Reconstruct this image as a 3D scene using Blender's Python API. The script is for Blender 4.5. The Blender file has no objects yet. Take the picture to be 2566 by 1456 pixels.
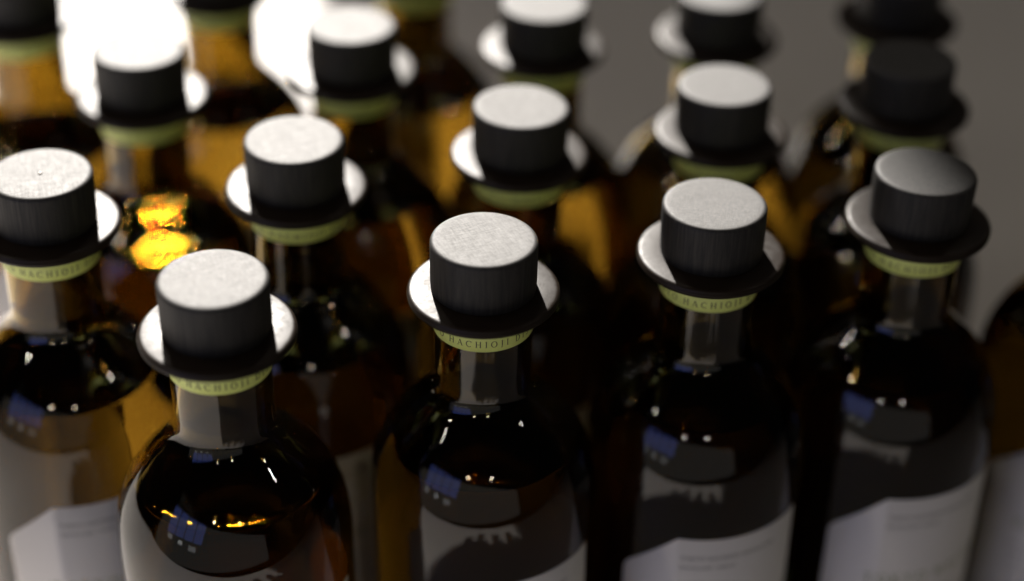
import bpy, bmesh, math, random
from mathutils import Vector, Matrix
random.seed(7)
S = bpy.context.scene
COL = S.collection
R = math.radians
U = 0.017                      # radius of a stopper, metres
ZT = 0.262                     # height of the stopper tops above the table

# ------------------------------------------------------------------ camera
cd = bpy.data.cameras.new('camera')
cam = bpy.data.objects.new('camera', cd); COL.objects.link(cam)
S.camera = cam
PITCH, ROLL, CH = R(34.136), R(1.246), 18.209 * U
F_PX = 4626.2; PW, PH = 2566.0, 1456.0
CAMZ = ZT + CH
rt = Vector((1, 0, 0)); fw = Vector((0, math.cos(PITCH), -math.sin(PITCH))); up = Vector((0, math.sin(PITCH), math.cos(PITCH)))
rx = rt * math.cos(ROLL) + up * math.sin(ROLL); uy = -rt * math.sin(ROLL) + up * math.cos(ROLL)
m = Matrix((rx, uy, -fw)).transposed().to_4x4(); m.translation = Vector((0, 0, CAMZ))
cam.matrix_world = m
cd.sensor_width = 36; cd.lens = F_PX / PW * 36
cd.clip_start = 0.02; cd.clip_end = 60
cd.dof.use_dof = True; cd.dof.focus_distance = 34.1 * U; cd.dof.aperture_fstop = 2.4
cd.dof.aperture_blades = 0

# ------------------------------------------------------------------ world, lamps, exposure
W = bpy.data.worlds.new('World'); S.world = W; W.use_nodes = True
bg = W.node_tree.nodes['Background']
bg.inputs[0].default_value = (1.0, .95, .92, 1); bg.inputs[1].default_value = 0.006
S.view_settings.view_transform = 'Standard'; S.view_settings.look = 'None'
S.view_settings.exposure = 0; S.view_settings.gamma = 1
S.render.engine = 'CYCLES'
C = S.cycles
C.max_bounces = 22; C.transmission_bounces = 20; C.glossy_bounces = 6; C.diffuse_bounces = 3
C.sample_clamp_indirect = 600; C.caustics_refractive = True; C.caustics_reflective = False
C.blur_glossy = 0.3
C.use_denoising = True

AZ, EL, SD = R(-12.8), R(32), 9.0
sdir = Vector((math.sin(AZ) * math.cos(EL), math.cos(AZ) * math.cos(EL), math.sin(EL)))
sun_at = Vector((-.05, .55, .2)) + sdir * SD
def lamp(name, kind, loc, target, power, color, **kw):
    l = bpy.data.lights.new(name, kind); o = bpy.data.objects.new(name, l); COL.objects.link(o)
    o.location = loc; o.rotation_euler = (Vector(target) - Vector(loc)).to_track_quat('-Z', 'Y').to_euler()
    l.energy = power; l.color = color
    for k, v in kw.items(): setattr(l, k, v)
    return o
lamp('low_sunbeam', 'SPOT', sun_at, (-.2, .6, .1), 10500, (1.0, .94, .87), spot_size=R(26), spot_blend=0.1, shadow_soft_size=0.13)
# daylight window to the left of the camera: four tall panes with dark bars between them
wc = Vector((-0.95, -0.55, 0.62)); wt = Vector((-0.02, 0.55, 0.2))
wdir = (wt - wc).normalized(); wr = wdir.cross(Vector((0, 0, 1))).normalized()
for k in range(4):
    p = wc + wr * ((k - 1.5) * 0.235)
    lamp('window_pane_daylight', 'AREA', p, p + wdir, .34, (.20, .29, 1.0), shape='RECTANGLE', size=0.214, size_y=0.5)
for k, (dx, w, h) in enumerate(((-.33, .13, .10), (-.06, .10, .07), (.22, .17, .09))):
    p = wc + wr * dx - Vector((0, 0, .33 + .02 * k))
    lamp('window_low_daylight', 'AREA', p, p + wdir, .05, (.95, .97, 1.0), shape='RECTANGLE', size=w, size_y=h)
# broad dim fill lamp, added in front to brighten the paper labels
lc = Vector((-.45, -.85, -.15)); ld = (Vector((.12, .55, -.15)) - lc).normalized(); lr = ld.cross(Vector((0, 0, 1)))
for x0, x1, top_, rad in ((-1.6, 2.2, 1.0, .17),):
    p = lc + lr * ((x0 + x1) / 2) + Vector((0, 0, top_ / 2))
    lamp('label_fill_lamp', 'AREA', p, p + ld, rad * 1.25 * math.pi * (x1 - x0) * top_, (1.0, .95, .87), shape='RECTANGLE', size=x1 - x0, size_y=top_)
for p, e in (((-.75, .15, .80), .4), ((-1.2, 1.0, 1.05), .8), ((-.32, -.60, .84), .27), ((.22, -.62, .84), .27), ((.9, .25, .95), .4),
             ((-.5, 1.5, 1.25), .8), ((.75, 1.4, 1.3), .3), ((-.1, 1.15, 1.6), .6), ((-.9, .6, 1.3), .8), ((-.45, 2.0, .7), .5)):
    lamp('glint_lamp', 'AREA', p, (0, .6, .15), e, (1.0, .9, .78), shape='DISK', size=.045)  # small lamps added for glints in the glass; the front pair also lifts the labels
lamp('rear_table_fill', 'SPOT', (1.6, 1.15, .9), (.27, 1.30, 0), 4, (1.0, .96, .93), spot_size=R(38), spot_blend=.8, shadow_soft_size=.05)  # fill spot added to lighten only the table behind the bottles

# ------------------------------------------------------------------ materials
def mat(name, **kw):
    m_ = bpy.data.materials.new(name); m_.use_nodes = True
    b = m_.node_tree.nodes['Principled BSDF']
    for k, v in kw.items(): b.inputs[k.replace('_', ' ')].default_value = v
    return m_, m_.node_tree, b
def nd(t, kind, **kw):
    n = t.nodes.new(kind)
    for k, v in kw.items(): setattr(n, k, v)
    return n
def noise(t, vec, scale, detail=4, rough=.6, mscale=(1, 1, 1)):
    mp = nd(t, 'ShaderNodeMapping'); mp.inputs['Scale'].default_value = mscale
    t.links.new(vec, mp.inputs[0])
    n = nd(t, 'ShaderNodeTexNoise'); n.inputs['Scale'].default_value = scale; n.inputs['Detail'].default_value = detail; n.inputs['Roughness'].default_value = rough
    t.links.new(mp.outputs[0], n.inputs['Vector']); return n.outputs['Fac']
def ramp(t, fac, a, b, c0, c1):
    n = nd(t, 'ShaderNodeMapRange'); n.inputs[1].default_value = a; n.inputs[2].default_value = b; n.inputs[3].default_value = c0; n.inputs[4].default_value = c1
    t.links.new(fac, n.inputs[0]); return n.outputs[0]
def math_(t, op, a, b):
    n = nd(t, 'ShaderNodeMath', operation=op)
    for i, v in enumerate((a, b)):
        if isinstance(v, (int, float)): n.inputs[i].default_value = v
        else: t.links.new(v, n.inputs[i])
    return n.outputs[0]

GLASS, t, b = mat('amber_glass', Base_Color=(.32, .22, .052, 1), Roughness=0, IOR=1.5, Transmission_Weight=1)
tc = nd(t, 'ShaderNodeTexCoord'); nz = noise(t, tc.outputs['Object'], 55, 2, .5, (1, 1, .6))
bp = nd(t, 'ShaderNodeBump'); bp.inputs['Strength'].default_value = .025; bp.inputs['Distance'].default_value = .002
t.links.new(nz, bp.inputs['Height']); t.links.new(bp.outputs[0], b.inputs['Normal'])
LIQ, t, b = mat('liquid_surface', Base_Color=(.80, .66, .40, 1), Roughness=0, IOR=1.36, Transmission_Weight=1)
LIQ_SIDE = bpy.data.materials.new('liquid_against_glass'); LIQ_SIDE.use_nodes = True; t = LIQ_SIDE.node_tree
t.nodes.remove(t.nodes['Principled BSDF']); g_ = nd(t, 'ShaderNodeBsdfGlass'); g_.inputs['IOR'].default_value = 1.36 / 1.5
g_.inputs['Roughness'].default_value = 0; g_.inputs['Color'].default_value = (.70, .60, .36, 1)
t.links.new(g_.outputs[0], t.nodes['Material Output'].inputs[0])

# stopper: black stained wood, sawn end grain on top, straight grain round the side
WOOD, t, b = mat('black_stained_wood', Base_Color=(.008, .007, .006, 1), Roughness=.55, IOR=1.5, Specular_IOR_Level=1.0)
tc = nd(t, 'ShaderNodeTexCoord'); oi = nd(t, 'ShaderNodeObjectInfo')
va = nd(t, 'ShaderNodeVectorMath', operation='ADD'); t.links.new(tc.outputs['Object'], va.inputs[0]); t.links.new(oi.outputs['Random'], va.inputs[1])
ob = va.outputs[0]
saw1 = noise(t, ob, 250, 4, .7, (1, 14, 1)); saw2 = noise(t, ob, 250, 4, .7, (14, 1, 1)); pore = noise(t, ob, 2600, 2, .6); patch = noise(t, ob, 70, 2, .5)
grain = noise(t, ob, 1100, 4, .7, (1, 1, .05))
top = ramp(t, math_(t, 'ADD', math_(t, 'MULTIPLY', saw1, saw2), math_(t, 'MULTIPLY', pore, .04)), .10, .46, 0, 1)
sx = nd(t, 'ShaderNodeSeparateXYZ'); t.links.new(tc.outputs['Normal'], sx.inputs[0])
ist = ramp(t, sx.outputs[2], .6, .9, 0, 1)
mx = nd(t, 'ShaderNodeMix'); mx.data_type = 'FLOAT'
t.links.new(ist, mx.inputs[0]); t.links.new(grain, mx.inputs[2]); t.links.new(top, mx.inputs[3])
bp = nd(t, 'ShaderNodeBump'); bp.inputs['Strength'].default_value = .12; bp.inputs['Distance'].default_value = .00015
t.links.new(mx.outputs[0], bp.inputs['Height']); t.links.new(bp.outputs[0], b.inputs['Normal'])
t.links.new(ramp(t, mx.outputs[0], 0, 1, .74, .56), b.inputs['Roughness'])
cm = nd(t, 'ShaderNodeMix'); cm.data_type = 'RGBA'; cm.inputs[6].default_value = (.003, .003, .003, 1); cm.inputs[7].default_value = (.034, .029, .024, 1)
t.links.new(ramp(t, grain, .40, .75, 0, 1), cm.inputs[0]); t.links.new(cm.outputs[2], b.inputs['Base Color'])
wear = math_(t, 'MAXIMUM', ramp(t, top, 0, .5, .86, 1.0), ramp(t, patch, .42, .62, 0, 1))
mx2 = nd(t, 'ShaderNodeMix'); mx2.data_type = 'FLOAT'; mx2.inputs[2].default_value = .6
t.links.new(ist, mx2.inputs[0]); t.links.new(wear, mx2.inputs[3]); t.links.new(mx2.outputs[0], b.inputs['Specular IOR Level'])

LIP, t, b = mat('dark_amber_lip', Base_Color=(.014, .008, .004, 1), Roughness=.4, IOR=1.5, Specular_IOR_Level=.24)
tc = nd(t, 'ShaderNodeTexCoord'); nz = noise(t, tc.outputs['Object'], 420, 5, .65)
t.links.new(ramp(t, nz, .3, .7, .36, .52), b.inputs['Roughness'])
bp = nd(t, 'ShaderNodeBump'); bp.inputs['Strength'].default_value = .12; bp.inputs['Distance'].default_value = .0004
t.links.new(nz, bp.inputs['Height']); t.links.new(bp.outputs[0], b.inputs['Normal'])

def paper(name, col, rough=.6):
    m_, t, b = mat(name, Base_Color=(*col, 1), Roughness=rough)
    tc = nd(t, 'ShaderNodeTexCoord'); n = noise(t, tc.outputs['Object'], 1500, 4)
    mx = nd(t, 'ShaderNodeMix'); mx.data_type = 'RGBA'; mx.inputs[6].default_value = (*[c * .9 for c in col], 1); mx.inputs[7].default_value = (*[min(1, c * 1.05) for c in col], 1)
    t.links.new(n, mx.inputs[0]); t.links.new(mx.outputs[2], b.inputs['Base Color'])
    bp = nd(t, 'ShaderNodeBump'); bp.inputs['Strength'].default_value = .15; bp.inputs['Distance'].default_value = .0002
    t.links.new(n, bp.inputs['Height']); t.links.new(bp.outputs[0], b.inputs['Normal'])
    return m_
BAND = paper('lime_paper', (.72, .80, .24), .5)
LABEL = paper('white_paper', (.82, .79, .75), .55)
INK, t, b = mat('dark_ink', Base_Color=(.03, .032, .03, 1), Roughness=.6)
GINK, t, b = mat('green_ink', Base_Color=(.20, .25, .09, 1), Roughness=.6)
GREYINK, t, b = mat('grey_ink', Base_Color=(.28, .28, .27, 1), Roughness=.6)
METAL, t, b = mat('pin_metal', Base_Color=(.2, .19, .18, 1), Roughness=.4, Metallic=1)

TABLE, t, b = mat('table_surface', Base_Color=(.5, .47, .45, 1), Roughness=.55)
tc = nd(t, 'ShaderNodeTexCoord'); n1 = noise(t, tc.outputs['Object'], 3, 6, .6); n2 = noise(t, tc.outputs['Object'], 160, 4, .6, (1, .15, 1))
mx = nd(t, 'ShaderNodeMix'); mx.data_type = 'RGBA'; mx.inputs[6].default_value = (.56, .53, .50, 1); mx.inputs[7].default_value = (.76, .73, .70, 1)
t.links.new(math_(t, 'ADD', math_(t, 'MULTIPLY', n1, .6), math_(t, 'MULTIPLY', n2, .4)), mx.inputs[0]); t.links.new(mx.outputs[2], b.inputs['Base Color'])

# ------------------------------------------------------------------ mesh helpers
def link_mesh(name, verts, faces, material, parent=None, smooth=True):
    me = bpy.data.meshes.new(name); me.from_pydata(verts, [], faces); me.materials.append(material)
    if smooth: me.polygons.foreach_set('use_smooth', [True] * len(me.polygons))
    me.update()
    o = bpy.data.objects.new(name, me); COL.objects.link(o)
    if parent: o.parent = parent
    return o
def catmull(pts, n):
    out = []
    for i in range(len(pts) - 1):
        p0 = pts[max(i - 1, 0)]; p1 = pts[i]; p2 = pts[i + 1]; p3 = pts[min(i + 2, len(pts) - 1)]
        for k in range(n):
            s = k / n
            out.append(tuple(.5 * (2 * b_ + (c - a) * s + (2 * a - 5 * b_ + 4 * c - d) * s * s + (3 * b_ - a - 3 * c + d) * s ** 3) for a, b_, c, d in zip(p0, p1, p2, p3)))
    return out + [pts[-1]]
def lathe(loops, seg=96):
    """loops: lists of (r, z); r = 0 closes to a pole. Profiles run so that faces look outward when going downward."""
    V, Fc = [], []
    for prof in loops:
        idx = []
        for r, z in prof:
            if r < 1e-7: V.append((0, 0, z)); idx.append([len(V) - 1])
            else:
                s = len(V)
                V += [(r * math.cos(2 * math.pi * k / seg), r * math.sin(2 * math.pi * k / seg), z) for k in range(seg)]
                idx.append(list(range(s, s + seg)))
        for a, b_ in zip(idx, idx[1:]):
            for k in range(seg):
                k2 = (k + 1) % seg
                if len(a) == 1: Fc.append((a[0], b_[k], b_[k2]))
                elif len(b_) == 1: Fc.append((a[k], b_[0], a[k2]))
                else: Fc.append((a[k], b_[k], b_[k2], a[k2]))
    return V, Fc
def hz(pts): return [(r * U, ZT - h * U) for r, h in pts]
def fillet(cx, cy, rad, a0, a1, n=6):
    return [(cx + rad * math.cos(R(a0 + (a1 - a0) * k / n)), cy + rad * math.sin(R(a0 + (a1 - a0) * k / n))) for k in range(n + 1)]

# ------------------------------------------------------------------ one bottle's shapes (r, h below the stopper top, in stopper radii)
HB = ZT / U
shoulder = catmull([(.93, 2.6), (.93, 3.0), (.965, 3.2), (1.09, 3.4), (1.28, 3.6), (1.56, 3.9), (1.80, 4.2), (1.98, 4.5), (2.14, 4.9), (2.225, 5.3), (2.265, 5.8), (2.27, 6.4)], 5)
outer = [(.74, 1.16), (.90, 1.16), (.93, 1.2), (.93, 1.9)] + shoulder + [(2.27, 10), (2.27, HB - .5)] + fillet(1.92, HB - .35, .35, 0, 90, 6)[0:] 
outer = outer[:-7] + [(x, y) for x, y in fillet(1.92, HB - .36, .35, 0, 90, 6)] + [(1.5, HB - .03), (1.1, HB - .25), (0, HB - .55)]
tw = .13
inner = [(.74, 1.16), (.74, 1.9), (.74, 2.7)]
for i, (r, h) in enumerate(shoulder):
    if h < 2.8: continue
    inner.append((max(.74, r - tw), h + .09 * min(1, max(0, (r - .93) / .8)) * max(0, 1 - (h - 3) / 3)))
inner += [(2.14, 10), (2.14, HB - .9)] + fillet(1.84, HB - .85, .3, 0, 90, 5) + [(1.2, HB - .65), (0, HB - .95)]
def r_at(h):
    for (r1, h1), (r2, h2) in zip(inner, inner[1:]):
        if h1 <= h <= h2 and h2 > h1: return r1 + (r2 - r1) * (h - h1) / (h2 - h1)
def glass(fill):
    # the inner wall only down to the liquid: below that glass and liquid share one interface, which belongs to the liquid
    e = fill - .085
    wall = [p for p in inner if p[1] < e - .01] + [(r_at(e), e)]
    return lathe([hz(outer), hz(wall[::-1])])
def liquid(fill):
    e = fill - .085; r0 = r_at(e)
    men = [(0, fill), (r0 * .8, fill), (r0 - .12, fill - .006), (r0 - .04, fill - .035), (r0, e)]
    rest = [p for p in inner if p[1] > e + .01]
    V, Fc = lathe([hz(men + rest)])
    return V, Fc, 96 * (len(men) - 1)          # the first faces are the free surface, the others touch the glass
FILLS = (4.45, 4.32, 4.56)
GLASS_ME, LIQ_ME = [], []
for f in FILLS:
    v_, f_ = glass(f); me = bpy.data.meshes.new('glass_body'); me.from_pydata(v_, [], f_); me.materials.append(GLASS)
    me.polygons.foreach_set('use_smooth', [True] * len(me.polygons)); GLASS_ME.append(me)
    v_, f_, n_ = liquid(f); me = bpy.data.meshes.new('liquid'); me.from_pydata(v_, [], f_); me.materials.append(LIQ); me.materials.append(LIQ_SIDE)
    me.polygons.foreach_set('material_index', [0 if k < n_ else 1 for k in range(len(me.polygons))])
    me.polygons.foreach_set('use_smooth', [True] * len(me.polygons)); LIQ_ME.append(me)
cap = [(0, 0.006), (.3, .004), (.8, .0)] + [(.905 + .095 * math.sin(R(a)), .085 - .085 * math.cos(R(a))) for a in range(0, 91, 15)] + [(1.0, .3), (.995, .9), (.985, 1.03), (.97, 1.05), (0, 1.05)]
cV, cF = lathe([hz(cap)])
lip = [(.70, 1.045), (1.02, 1.045), (1.2, 1.05), (1.32, 1.062)] + [(1.35 + .085 * math.sin(R(a)), 1.15 - .085 * math.cos(R(a))) for a in range(5, 91, 17)] + [(1.435, 1.15), (1.425, 1.22), (1.38, 1.27), (1.25, 1.34), (1.08, 1.40), (.97, 1.45), (.945, 1.47), (.90, 1.47)]
pV, pF = lathe([hz(lip)])
band = [(.935, 1.30), (.952, 1.302), (.952, 1.875), (.935, 1.88)]
bV, bF = lathe([hz(band)])

# --- lettering: roman capitals from strokes (unit height), wrapped round a cylinder
TH, TN = .135, .06
def stroke(x0, y0, x1, y1, w):
    dx, dy = x1 - x0, y1 - y0; L = math.hypot(dx, dy); nx, ny = -dy / L * w / 2, dx / L * w / 2
    return [(x0 + nx, y0 + ny), (x0 - nx, y0 - ny), (x1 - nx, y1 - ny), (x1 + nx, y1 + ny)]
def ser(x, y, w=.26): return stroke(x - w / 2, y, x + w / 2, y, .05)
def arc(cx, cy, ax, ay, a0, a1, n=16):
    q = []
    for k in range(n):
        a, b_ = R(a0 + (a1 - a0) * k / n), R(a0 + (a1 - a0) * (k + 1) / n)
        def w(an): return TN + (TH - TN) * abs(math.cos(an))
        q.append([(cx + ax * math.cos(a), cy + ay * math.sin(a)), (cx + (ax - w(a)) * math.cos(a), cy + (ay - w(a)) * math.sin(a)), (cx + (ax - w(b_)) * math.cos(b_), cy + (ay - w(b_)) * math.sin(b_)), (cx + ax * math.cos(b_), cy + ay * math.sin(b_))])
    return q
def stem(x): return [stroke(x, .02, x, .98, TH), ser(x, .025), ser(x, .975)]
G = {
 'T': (.8, [stroke(.4, .02, .4, .98, TH), ser(.4, .025), stroke(.04, .96, .76, .96, .07), stroke(.05, .8, .06, .98, .05), stroke(.74, .98, .75, .8, .05)]),
 'O': (.95, arc(.47, .5, .45, .51, 0, 360, 24)),
 'K': (.85, stem(.2) + [stroke(.26, .45, .7, .97, TN), stroke(.34, .55, .76, .03, TH), ser(.7, .975), ser(.74, .025)]),
 'Y': (.85, [stroke(.42, .02, .42, .45, TH), ser(.42, .025), stroke(.42, .44, .12, .97, TH), stroke(.42, .44, .72, .97, TN), ser(.12, .975), ser(.72, .975)]),
 'H': (.95, stem(.2) + stem(.75) + [stroke(.2, .5, .75, .5, TN)]),
 'A': (.9, [stroke(.44, .99, .14, .02, TN), stroke(.44, .99, .76, .02, TH), stroke(.25, .34, .65, .34, TN), ser(.14, .025), ser(.76, .025)]),
 'C': (.88, arc(.48, .5, .46, .51, 50, 310, 18) + [stroke(.78, .72, .8, .95, .05)]),
 'I': (.4, stem(.2)),
 'J': (.45, [stroke(.25, .1, .25, .98, TH), ser(.25, .975)] + arc(.06, .05, .255, .27, -75, 0, 6)),
 'D': (.93, stem(.2) + arc(.36, .5, .52, .5, -90, 90, 14) + [stroke(.2, .03, .4, .03, TN), stroke(.2, .97, .4, .97, TN)]),
 'S': (.65, arc(.31, .74, .25, .27, 30, 250, 12) + arc(.31, .26, .27, .27, 70, -150, 12) + [stroke(.2, .58, .44, .44, TH)]),
 'L': (.75, stem(.2) + [stroke(.2, .035, .66, .035, TN), stroke(.66, .02, .68, .22, .05)]),
 'E': (.75, stem(.2) + [stroke(.2, .035, .64, .035, TN), stroke(.2, .965, .62, .965, TN), stroke(.2, .5, .5, .5, TN), stroke(.64, .02, .66, .2, .05), stroke(.62, .8, .63, .98, .05)]),
 'R': (.85, stem(.2) + arc(.38, .74, .28, .25, -90, 90, 10) + [stroke(.2, .97, .4, .97, TN), stroke(.2, .5, .4, .5, TN), stroke(.4, .5, .78, .03, TH), ser(.78, .025)]),
}
WORDS = 'TOKYO HACHIOJI DISTILLERY'
def wrap_text(runs, radius):
    """runs: (text, angle of first letter [deg], h of baseline, letter height, advance gap, space). Angles from -Y towards +X."""
    V, Fc = [], []
    for text, a0, h, size, gap, space in runs:
        x = 0
        for ch in text:
            if ch == ' ': x += space; continue
            w, polys = G[ch]
            for q in polys:
                s = len(V)
                for px, py in q:
                    an = R(a0) + (x + px) * size / radius
                    V.append((radius * U * math.sin(an), -radius * U * math.cos(an), ZT - (h - py * size) * U))
                # a counter-clockwise outline faces outward
                ar = sum(q[i][0] * q[(i + 1) % 4][1] - q[(i + 1) % 4][0] * q[i][1] for i in range(4))
                f = (s, s + 1, s + 2, s + 3)
                Fc.append(f if ar > 0 else f[::-1])
            x += w + gap
    return V, Fc
def text_width(text, gap, space): return sum(space if c == ' ' else G[c][0] + gap for c in text)
size = .135
pre = text_width('TOKYO ', .42, .62); word = text_width('HACHIOJI', .42, .62)
deg = lambda w, s, r: math.degrees(w * s / r)
tV, tF = wrap_text([(WORDS, -deg(pre + word / 2, size, .955) + 2, 1.775, size, .42, .62)], .955)

LR = 2.285
def label_shape():
    a0, a1 = R(-34), R(66); ztop, zbot = 6.45, HB - .8; chs, chz = 1.12, 1.0
    V, Fc = [], []; N = 60
    for k in range(N + 1):
        a = a0 + (a1 - a0) * k / N; s = (a - a0) * LR
        zt = ztop + max(0, (1 - s / chs)) * chz
        if s < .12: zt += (.12 - s) ** 2 / .12 * .8
        for rr, z in ((LR, zt), (LR, zbot), (LR - .011, zt), (LR - .011, zbot)):
            V.append((rr * U * math.sin(a), -rr * U * math.cos(a), ZT - z * U))
    for k in range(N):
        i = k * 4; j = i + 4
        Fc += [(i, i + 1, j + 1, j), (i + 2, j + 2, j + 3, i + 3), (i, j, j + 2, i + 2), (i + 1, i + 3, j + 3, j + 1)]
    Fc += [(0, 2, 3, 1), (N * 4, N * 4 + 1, N * 4 + 3, N * 4 + 2)]
    return V, Fc
yV, yF = label_shape()
dV, dF = wrap_text([(WORDS, -4, 6.98, .10, .12, .5), ('DISTILLERY TOKYO', -4, 7.22, .085, .12, .5)], LR + .006)
eV, eF = wrap_text([('TOKYO HACHIOJI', -12, 8.75, .26, .25, .5)], LR + .006)
fV, fF = wrap_text([('TOKYO HACHIOJI DISTILLERY', -14, 9.25 + .26 * k, .10, .25, .5) for k in range(4)], LR + .006)

# ------------------------------------------------------------------ the setting
FRONT = -.1
tv = [(x, y, z) for z in (0, -.04) for x, y in ((-3, FRONT), (3, FRONT), (3, 4), (-3, 4))]
tab = link_mesh('table_top', tv, [(0, 1, 2, 3), (7, 6, 5, 4), (0, 4, 5, 1), (1, 5, 6, 2), (2, 6, 7, 3), (3, 7, 4, 0)], TABLE, smooth=False)
tab['kind'] = 'structure'

# the dark wall whose left edge cuts off the sunbeam, so the right-hand bottles stand in shade
WALL, t, b = mat('dark_wall_paint', Base_Color=(.05, .048, .046, 1), Roughness=.8)
tc = nd(t, 'ShaderNodeTexCoord'); bp = nd(t, 'ShaderNodeBump'); bp.inputs['Strength'].default_value = .3; bp.inputs['Distance'].default_value = .002
t.links.new(noise(t, tc.outputs['Object'], 90, 4), bp.inputs['Height']); t.links.new(bp.outputs[0], b.inputs['Normal'])
EX, EY = 7.6 * U, 31.4 * U
wx = EX + (sun_at.x - EX) / (sun_at.y - EY) * (1.6 - EY)
out = [(wx - .10, .002), (2.6, .002), (2.6, 1.7), (wx, 1.7), (wx, .52), (wx - .10, .52)]      # low block added at its foot to keep sun off the table behind
wv = [(x, y, z) for y in (1.6, 1.72) for x, z in out]
wall = link_mesh('wall', wv, [(0, 1, 2, 3, 4, 5), (11, 10, 9, 8, 7, 6)] + [(k, k + 6, (k + 1) % 6 + 6, (k + 1) % 6) for k in range(6)], WALL, smooth=False)
wall['kind'] = 'structure'

# ------------------------------------------------------------------ bottles
def make_bottle():
    r = bpy.data.objects.new('bottle', None); COL.objects.link(r); r.empty_display_size = .03
    r['category'] = 'bottle'; r['group'] = 'amber bottles standing in close rows'
    for n_, me in (('glass_body', GLASS_ME[0]), ('liquid', LIQ_ME[0])):
        o = bpy.data.objects.new(n_, me); COL.objects.link(o); o.parent = r
    link_mesh('lip', pV, pF, LIP, r)
    link_mesh('stopper', cV, cF, WOOD, r)
    nb = link_mesh('neck_band', bV, bF, BAND, r)
    link_mesh('lettering', tV, tF, INK, nb, False)
    pl = link_mesh('paper_label', yV, yF, LABEL, r)
    link_mesh('small_print', dV, dF, INK, pl, False)
    link_mesh('green_print', eV, eF, GINK, pl, False)
    link_mesh('grey_print', fV, fF, GREYINK, pl, False)
    return r
def copy_bottle(src):
    r = src.copy(); COL.objects.link(r)
    for ch in list(src.children):
        c = ch.copy(); COL.objects.link(c); c.parent = r
        for g in list(ch.children):
            d = g.copy(); COL.objects.link(d); d.parent = c
    return r
def ground(px, py):
    """Where a stopper centre seen at (px, py) of the 2566-wide picture stands."""
    d = fw + rx * ((px - PW / 2) / F_PX) + uy * ((PH / 2 - py) / F_PX)
    s = (ZT - CAMZ) / d.z
    return d.x * s, d.y * s
spots = [   # x, y in the photograph, label turn, description
 (533, 700, 8, 'amber bottle nearest the camera at front left, its stopper top glaring white'),
 (1212, 602, 0, 'sharpest amber bottle, middle of the front row, saw marks across its pale stopper top'),
 (1792, 512, -6, 'amber bottle with evenly pale grey stopper top, second from the right in the front row'),
 (2320, 432, 2, 'shaded amber bottle at right of front row, dark stopper with a bright left rim'),
 (2845, 352, -27, 'bottle cut by the right edge, only its dark shoulder and grey label showing'),
 (100, 437, 6, 'amber bottle cut by the left edge, small pin in its white stopper top'),
 (736, 351, 3, 'amber bottle directly behind the nearest one, with white glare on both sides of its lip'),
 (1305, 269, -3, 'amber bottle directly behind the sharp middle one, its stopper pale and slightly blurred'),
 (1817, 215, 4, 'amber bottle behind the evenly pale grey stopper, its own stopper brighter and blurred'),
 (2283, 150, 0, 'shaded bottle with an entirely dark blurred stopper behind the one with a bright rim'),
 (345, 125, 5, 'blurred bottle at upper left almost lost in white glare around its stopper'),
 (878, 64, -2, 'blurred bottle in the third row whose whole white stopper top lies near the upper edge'),
 (1364, 9, 3, 'blurred bottle whose white stopper top is cut by the upper edge, above the middle column'),
 (1807, -17, 0, 'blurred bottle with only the near part of its white stopper top inside the upper edge'),
 (2262, -58, -4, 'dark blurred bottle in the upper right corner, in shade, its stopper top out of frame'),
 (36, -72, 0, 'blurred grey stoppered bottle in the upper left corner, green band and amber glow below'),
 (537, -136, 4, 'farthest left blurred bottle beside the white glare, mostly hidden, green band and amber spot'),
 (1035, -180, -5, 'farthest bottle at the upper edge of which just a strip of green band shows'),
]
proto = make_bottle()
for i, (px, py, turn, lab) in enumerate(spots):
    o = proto if i == 0 else copy_bottle(proto)
    x, y = ground(px, py)
    o.location = (x, y, .0005)
    o['label'] = lab
    o.rotation_euler = (R(random.uniform(-.35, .35)), R(random.uniform(-.35, .35)), R(random.uniform(-4, 4)))
    off = o.rotation_euler.to_matrix() @ Vector((0, 0, ZT)) - Vector((0, 0, ZT))
    o.location = (x - off.x, y - off.y, .0005)
    az = math.atan2(x, y)                       # bands were applied facing the front
    for ch in o.children:
        n = ch.name.split('.')[0]
        if n == 'liquid': ch.data = LIQ_ME[(i * 2 + i // 3) % 3]
        if n == 'glass_body': ch.data = GLASS_ME[(i * 2 + i // 3) % 3]
        if n == 'stopper':                          # seated a little askew, pivoting on the lip
            ch.rotation_euler = (R(random.uniform(-.7, .7)), R(random.uniform(-.7, .7)), R(random.uniform(0, 360)))
            pv_ = Vector((0, 0, ZT - U)); ch.location = pv_ - ch.rotation_euler.to_matrix() @ pv_
        elif n == 'neck_band': ch.rotation_euler.z = -az * .8 + R(random.uniform(-6, 6))
        elif n == 'paper_label': ch.rotation_euler.z = R(turn)
    if i == 5:
        st = next(c for c in o.children if c.name.startswith('stopper'))
        pv, pf = lathe([[(0, ZT + .0002), (.0006, ZT + .0002), (.0009, ZT - .0002)]], 16)
        link_mesh('pin', pv, pf, METAL, st)
